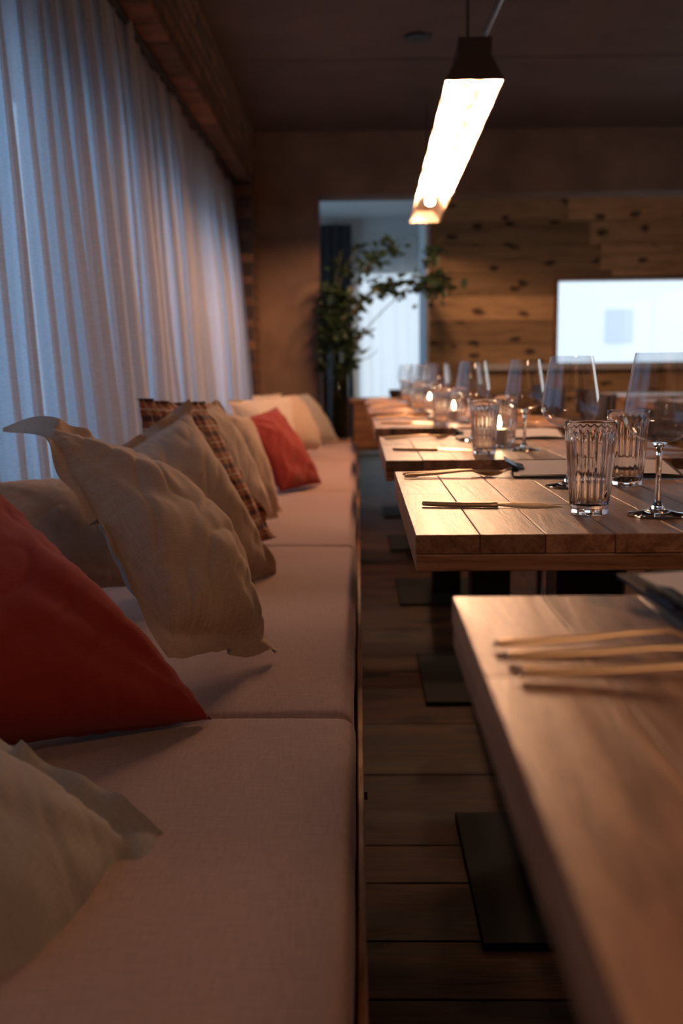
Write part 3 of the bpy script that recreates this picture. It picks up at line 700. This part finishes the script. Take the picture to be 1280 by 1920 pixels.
def make_fork():
    b = MB(); loft(b, [(0, .004, .0015, .0012, 0), (.002, .005, .0048, .003, 0), (.02, .0055, .0056, .0034, 0), (.06, .0075, .0044, .0028, 0), (.10, .011, .0034, .0024, 0), (.125, .012, .0032, .0020, 0), (.14, .0060, .0075, .0014, 0), (.15, .003, .0115, .0012, 0), (.158, .004, .0125, .0011, 0)], 12)
    for y in (-.0105, -.0035, .0035, .0105): loft(b, [(.155, .003, .0022, .0011, y), (.17, .0042, .0017, .001, y*.97), (.19, .012, .0013, .0009, y*.92), (.198, .017, .0004, .0005, y*.9)], 6)
    o = b.build('fork', 'gold', smooth=True); tag(o, '', 'fork'); return o
def make_spoon():
    b = MB(); loft(b, [(0, .004, .0015, .0012, 0), (.002, .005, .0048, .003, 0), (.02, .0055, .0056, .0034, 0), (.06, .0075, .0044, .0028, 0), (.10, .011, .0034, .0024, 0), (.128, .0115, .0038, .0018, 0)], 12)
    vs, fs = [], []
    for sgn in (0, .0012):
        for i in range(13):
            u = i/12; hw = .0195*math.sin(PI*min(1, .1+u*.88))**.75
            for k in range(9):
                v = k/4-1; vs.append((.126+.062*u, hw*v, .0105 - .0075*math.sin(PI*u)*(1-v*v) - sgn))
    for i in range(12):
        for k in range(8):
            a = i*9+k; fs.append((a, a+1, a+10, a+9)); fs.append((a+117, a+126, a+127, a+118))
    for i in range(12):
        a = i*9; fs.append((a, a+9, a+126, a+117)); a += 8; fs.append((a, a+117, a+126, a+9))
    b.add(vs, fs); o = b.build('spoon', 'gold', smooth=True); tag(o, '', 'spoon'); return o
def make_clipboard():
    t = empty('menu_clipboard'); tag(t, '', 'menu')
    b = MB(); b.box(0, .30, -.075, .075, 0, .004); b.build('board', 'board', t, bevel=.001)
    b = MB()
    vs, fs = [], []
    for i in range(13):
        x = .012+.28*i/12
        for j in range(7): y = -.068+.136*j/6; vs.append((x, y, .0046+.004*math.sin(i*.5)**2*(i/12)))
    for i in range(12):
        for j in range(6): a = i*7+j; fs.append((a, a+1, a+8, a+7))
    b.add(vs, fs); b.build('paper', 'paper', t, smooth=True)
    b = MB(); b.prism([(0, .004), (.022, .005), (.024, .007), (.010, .010), (.002, .014), (-.010, .021), (-.012, .020), (-.002, .012), (.0, .008)], [(0, -.022, 0), (0, .022, 0)]); b.build('clip', 'clipm', t)
    return t
tn = lambda i: 'farthest table' if i == 5 else ('nearest table' if i == 0 else '%s table from the camera' % ordinal[i])
for i, (y0, y1, x0, *_) in enumerate(TY):
    if i == 0: continue
    w_ = tn(i); dx = x0 - .066
    if i == 1: P = dict(wl=(.348, .474), wr=(.398, .146), tn=(.312, .168), tr=(.449, .494))
    else: P = dict(wl=(.315, .535), wr=(.405, .235), tn=(.298, .145), tr=(.396, .49), cd=(.362, .36))
    place('wine', make_wine, (P['wl'][0]+dx, y0+P['wl'][1], TT), 0, 'empty wine glass, the one farther back on the '+w_, 'wine glasses')
    place('wine', make_wine, (P['wr'][0]+dx, y0+P['wr'][1], TT), .4, 'empty wine glass, the one closer to the camera on the '+w_, 'wine glasses')
    place('tumbler', make_tumbler, (P['tn'][0]+dx, y0+P['tn'][1], TT), .1, 'fluted glass tumbler standing near the front edge of the '+w_, 'fluted tumblers')
    place('tumbler', make_tumbler, (P['tr'][0]+dx, y0+P['tr'][1], TT), .3, 'fluted glass tumbler standing in the rear half of the '+w_, 'fluted tumblers')
    if 'cd' in P: place('candle', make_candle, (P['cd'][0]+dx, y0+P['cd'][1], TT), 0, 'lit white candle in a small clear glass on the '+w_, 'candles')
    place('knife', make_knife, (x0+.022, y0+.243, TT), math.radians(-8), 'gold table knife near the bench side of the '+w_, 'gold knives')
    place('fork', make_fork, (x0+.014, y0+.622, TT), math.radians(6), 'gold fork, the nearer of the crossed pair on the '+w_, 'gold forks')
    place('spoon', make_spoon, (x0+.012, y0+.655, TT), math.radians(-3), 'gold spoon crossing the fork on the '+w_, 'gold spoons')
    place('clipboard', make_clipboard, (x0+.215, y0+.675, TT+.0085), math.radians(-4), 'black clipboard with pale menu paper and steel clip on the '+w_, 'menu clipboards')
    if i < 5:
        place('knife', make_knife, (x0+.70, y0+.50, TT), math.radians(174), 'gold table knife on the chair side of the '+w_, 'gold knives')
        place('fork', make_fork, (x0+.70, y0+.13, TT), math.radians(180), 'gold fork on the chair side of the '+w_, 'gold forks')
        place('clipboard', make_clipboard, (x0+.44, y0+.66, TT+.001), math.radians(3), 'menu clipboard on the chair side of the '+w_, 'menu clipboards') if i == 99 else None
x0, y0 = .08, .125
place('fork', make_fork, (.094, .690, TT), math.radians(3), 'gold fork on the nearest table, rearmost of three blurred pieces', 'gold forks')
place('spoon', make_spoon, (.098, .660, TT), math.radians(-2), 'gold spoon on the nearest table, middle of three blurred pieces', 'gold spoons')
place('fork', make_fork, (.101, .622, TT), math.radians(-4), 'gold fork on the nearest table, front one of three blurred pieces', 'gold forks')
place('clipboard', make_clipboard, (.238, .785, TT+.0085), math.radians(12), 'black clipboard with pale menu paper at the edge of the nearest table', 'menu clipboards')

# ------------------------------------------------------------ lamp
lamp = empty('trough_lamp', (.40, 4.98, 1.85)); tag(lamp, 'long dark metal trough pendant lamp with a row of round bulbs', 'pendant lamp')
La, Lb = (-.02, -1.58, 0), (.022, 1.60, 0)
def sweep(poly, a=La, c=Lb):
    b = MB(); b.prism(poly, [a, c]); return b
b = MB(); t_ = .003
prof_o = [(-.095, 0), (-.056, .068), (-.052, .072), (-.052, .13), (.052, .13), (.052, .072), (.056, .068), (.095, 0)]
prof_i = [(.092, 0), (.053, .066), (-.053, .066), (-.092, 0)]
b.prism(prof_o + prof_i, [La, Lb]); b.build('housing', 'lamp', lamp)
b = MB(); n_ = 4; pi_ = [(-.0915, .0005), (-.0525, .0655), (.0525, .0655), (.0915, .0005)]
vs = [(La[0]+a, La[1]+.003, z) for a, z in pi_] + [(Lb[0]+a, Lb[1]-.003, z) for a, z in pi_]
b.add(vs, [(0, 1, 5, 4), (1, 2, 6, 5), (2, 3, 7, 6)]); b.build('reflector', 'reflector', lamp)
for (cx_, cy_, _), s_ in ((La, -1), (Lb, 1)):
    b = MB(); b.prism([(-.097, -.001), (-.058, .069), (-.054, .073), (-.054, .132), (.054, .132), (.054, .073), (.058, .069), (.097, -.001)], [(cx_, cy_-.0015, 0), (cx_, cy_+.0015, 0)]); b.build('end_cap', 'lamp' if s_ < 0 else 'reflector', lamp)
for k in range(6):
    yb = 3.71+.447*k-4.98; xb = La[0] + (Lb[0]-La[0])*(yb+1.58)/3.18
    b = MB(); b.lathe([(0, .0655), (.014, .0655), (.014, .052), (0, .052)], 16, c=(xb, yb)); s_ = b.build('bulb_socket', 'steel', lamp, smooth=True)
    b = MB(); b.lathe([(0, .0535), (.010, .052), (.0165, .044), (.0225, .034), (.0235, .026), (.0215, .017), (.015, .0095), (.008, .0065), (0, .0055)], 20, c=(xb, yb)); b.build('bulb', 'bulb', lamp, smooth=True)
b = MB(); b.tube([(-.035, -1.5, .13), (-.04, -1.5, .65)], .004, 8); b.build('suspension_cable', 'black', lamp)
b = MB(); b.tube([(.0, -1.52, .125), (.02, -1.54, .16), (.25, -1.7, .65)], .0085, 10); b.build('conduit', 'steel', lamp, smooth=True)
b = MB(); b.tube([(.02, 1.4, .13), (.02, 1.4, .65)], .004, 8); b.build('suspension_cable', 'black', lamp)
b = MB(); b.lathe([(0, CEIL-.012), (.058, CEIL-.012), (.064, CEIL-.004), (.064, CEIL)], 32); o = b.build('ceiling_speaker', 'black', smooth=True)
o.data.transform(Matrix.Translation((0, 0, -CEIL))); o.location = (.29, 5.05, CEIL); tag(o, 'round dark flush ceiling speaker left of the lamp', 'speaker')
b = MB(); b.lathe([(0, -.07), (.03, -.06), (.035, -.02), (.03, 0), (0, 0)], 20); o = b.build('smoke_detector', 'black', smooth=True); o.location = (.38, 8.6, CEIL); tag(o, 'small dark detector on the pale ceiling of the recess', 'detector')

# ------------------------------------------------------------ vase with branches
VX, VY, VZ = -.165, 6.78, .4525
vase = empty('branch_vase', (VX, VY, VZ)); tag(vase, 'tall glass cylinder vase with arching leafy branches at the bench end', 'vase')
b = MB(); b.lathe([(0, 0), (.085, 0), (.09, .006), (.09, .64), (.087, .64), (.086, .014), (0, .014)], 40); b.build('glass_cylinder', 'vase', vase, smooth=True)
b = MB(); b.lathe([(0, .015), (.0855, .015), (.0855, .40), (0, .40)], 32); b.build('water', 'water', vase, smooth=True)
R = random.Random(21)
def leaf_cluster(b, p, r, n, size):
    for _ in range(n):
        c = p + Vector((R.gauss(0, r), R.gauss(0, r), R.gauss(0, r*.7)))
        c.x = max(c.x, -.075+abs(c.x+.075)*.1)
        a = Vector((R.uniform(-1, 1), R.uniform(-1, 1), R.uniform(-.9, .5))).normalized(); w = a.cross(Vector((R.uniform(-1, 1), R.uniform(-1, 1), 1))).normalized(); nn = a.cross(w)
        l = size*R.uniform(.8, 1.6); wd = l*.30
        vs = [c, c+a*l*.35+w*wd+nn*wd*.3, c+a*l*.7+w*wd*.7, c+a*l, c+a*l*.7-w*wd*.7, c+a*l*.35-w*wd+nn*wd*.3, c+a*l*.35-nn*wd*.1, c+a*l*.7]
        b.add(vs, [(0, 1, 6), (1, 2, 7, 6), (2, 3, 7), (3, 4, 7), (4, 5, 6, 7), (5, 0, 6)])
def rel(p): return Vector(p) - Vector((VX, VY, VZ))
def bez(P, n=16):
    out = []
    for i in range(n+1):
        t = i/n; q = [Vector(p) for p in P]
        while len(q) > 1: q = [q[k].lerp(q[k+1], t) for k in range(len(q)-1)]
        out.append(q[0])
    return out
br = [  # from the vase floor, out over the rim, to the tip; leaf clusters along it
    ([(.02, 0, .03), (.03, .0, .4), (.0, 0, .62), (.02, -.02, .95), rel((0.097, 6.780, 1.526)), rel((0.291, 6.760, 1.504)), rel((0.618, 6.750, 1.465))], .016, [(.6, .02, 14), (.7, .03, 30), (.78, .05, 50), (.9, .03, 12), (.98, .065, 120)], .055),
    ([(.0, .02, .03), (.03, 0, .4), (.02, 0, .75), rel((-0.116, 6.780, 1.528)), rel((0.098, 6.780, 1.698)), rel((0.267, 6.780, 1.724))], .008, [(.7, .03, 14), (.85, .045, 40), (.97, .05, 60)], .05),
    ([(.03, .02, .03), (.05, 0, .4), (.04, 0, .85), rel((0.254, 6.740, 1.278)), rel((0.413, 6.740, 1.518)), rel((0.546, 6.740, 1.763))], .005, [(.8, .03, 10), (.9, .03, 14), (.99, .03, 26)], .045),
    ([(-.02, .02, .03), (-.02, 0, .4), (.01, .02, .62), rel((-0.067, 6.740, 1.036)), rel((-0.030, 6.740, 1.159)), rel((0.094, 6.740, 1.182))], .016, [(.85, .01, 3), (.99, .015, 12)], .035),
    ([(.0, -.03, .03), (.03, 0, .5), (.05, 0, .64), rel((-0.007, 6.720, 0.895)), rel((0.122, 6.720, 1.048))], .006, [], .03),
    ([(-.03, -.03, .03), (-.05, 0, .5), (-.03, 0, .9), rel((-0.181, 6.780, 1.390)), rel((-0.114, 6.780, 1.701))], .009, [(.6, .03, 20), (.8, .04, 24), (.95, .04, 16)], .05),
    ([(.04, -.03, .03), (.0, 0, .5), (-.02, 0, .9), rel((-0.218, 6.800, 1.392)), rel((-0.044, 6.800, 1.668)), rel((-0.001, 6.800, 1.754))], .007, [(.6, .03, 16), (.8, .04, 20), (.95, .04, 14)], .05),
    ([(.01, .03, .03), (.02, 0, .4), (.0, 0, .7), rel((-0.172, 6.750, 1.248)), rel((-0.116, 6.750, 1.456))], .014, [(.55, .035, 60), (.7, .04, 60), (.8, .05, 60), (.98, .05, 60)], .06)]
for (px_, zt, r_) in ((-.04, .78, .013), (-.02, .92, .014), (.03, .86, .013), (.045, .72, .014), (.0, .98, .014)):
    br.append(([(px_*.4, .02, .03), (px_, 0, .5), (px_*1.6, .02, zt*.7), (px_*1.1, 0, zt)], r_, [(.5, .03, 30), (.65, .04, 50), (.8, .045, 60), (.95, .05, 60)], .055))
for P_, rad, cl, sz in br:
    pts = bez(P_); b = MB(); b.tube(pts, [rad*1.25*(1-.7*k/16) for k in range(17)], 8); st = b.build('branch', 'stalk', vase, smooth=True)
    if cl:
        b = MB()
        for t, r, n in cl: leaf_cluster(b, pts[min(16, int(t*16))], r, n, sz)
        tag(b.build('foliage', 'leaf', st, fix=False), kind='stuff')
# ------------------------------------------------------------ sideboard and bowl beyond the tables
sb = empty('sideboard', (.42, 7.05, 0)); tag(sb, 'dark brown wooden sideboard behind the farthest table', 'sideboard')
b = MB(); b.rnd = (.6, .2, .2); b.box(-.49, .55, -.02, .38, .685, .715); b.build('top', 'counter', sb, bevel=.003)
b = MB(); b.box(-.47, .53, .0, .37, .35, .684); b.build('body', 'counter', sb, bevel=.003)
for x_ in (-.46, .5):
    for y_ in (.02, .34): b = MB(); b.box(x_, x_+.025, y_, y_+.025, 0, .35); b.build('leg', 'black', sb)
for k in range(2): b = MB(); b.box(-.465+k*.5, .03+k*.495, -.012, -.001, .37, .67); b.build('door', 'counter', sb, bevel=.002)
b = MB(); b.lathe([(0, 0), (.03, 0), (.045, .02), (.05, .06), (.047, .06), (.04, .02), (0, .006)], 28); o = b.build('bowl', 'board', smooth=True); o.location = (.255, 7.15, .7155); tag(o, 'small dark bowl on the sideboard at the end of the tables', 'bowl')
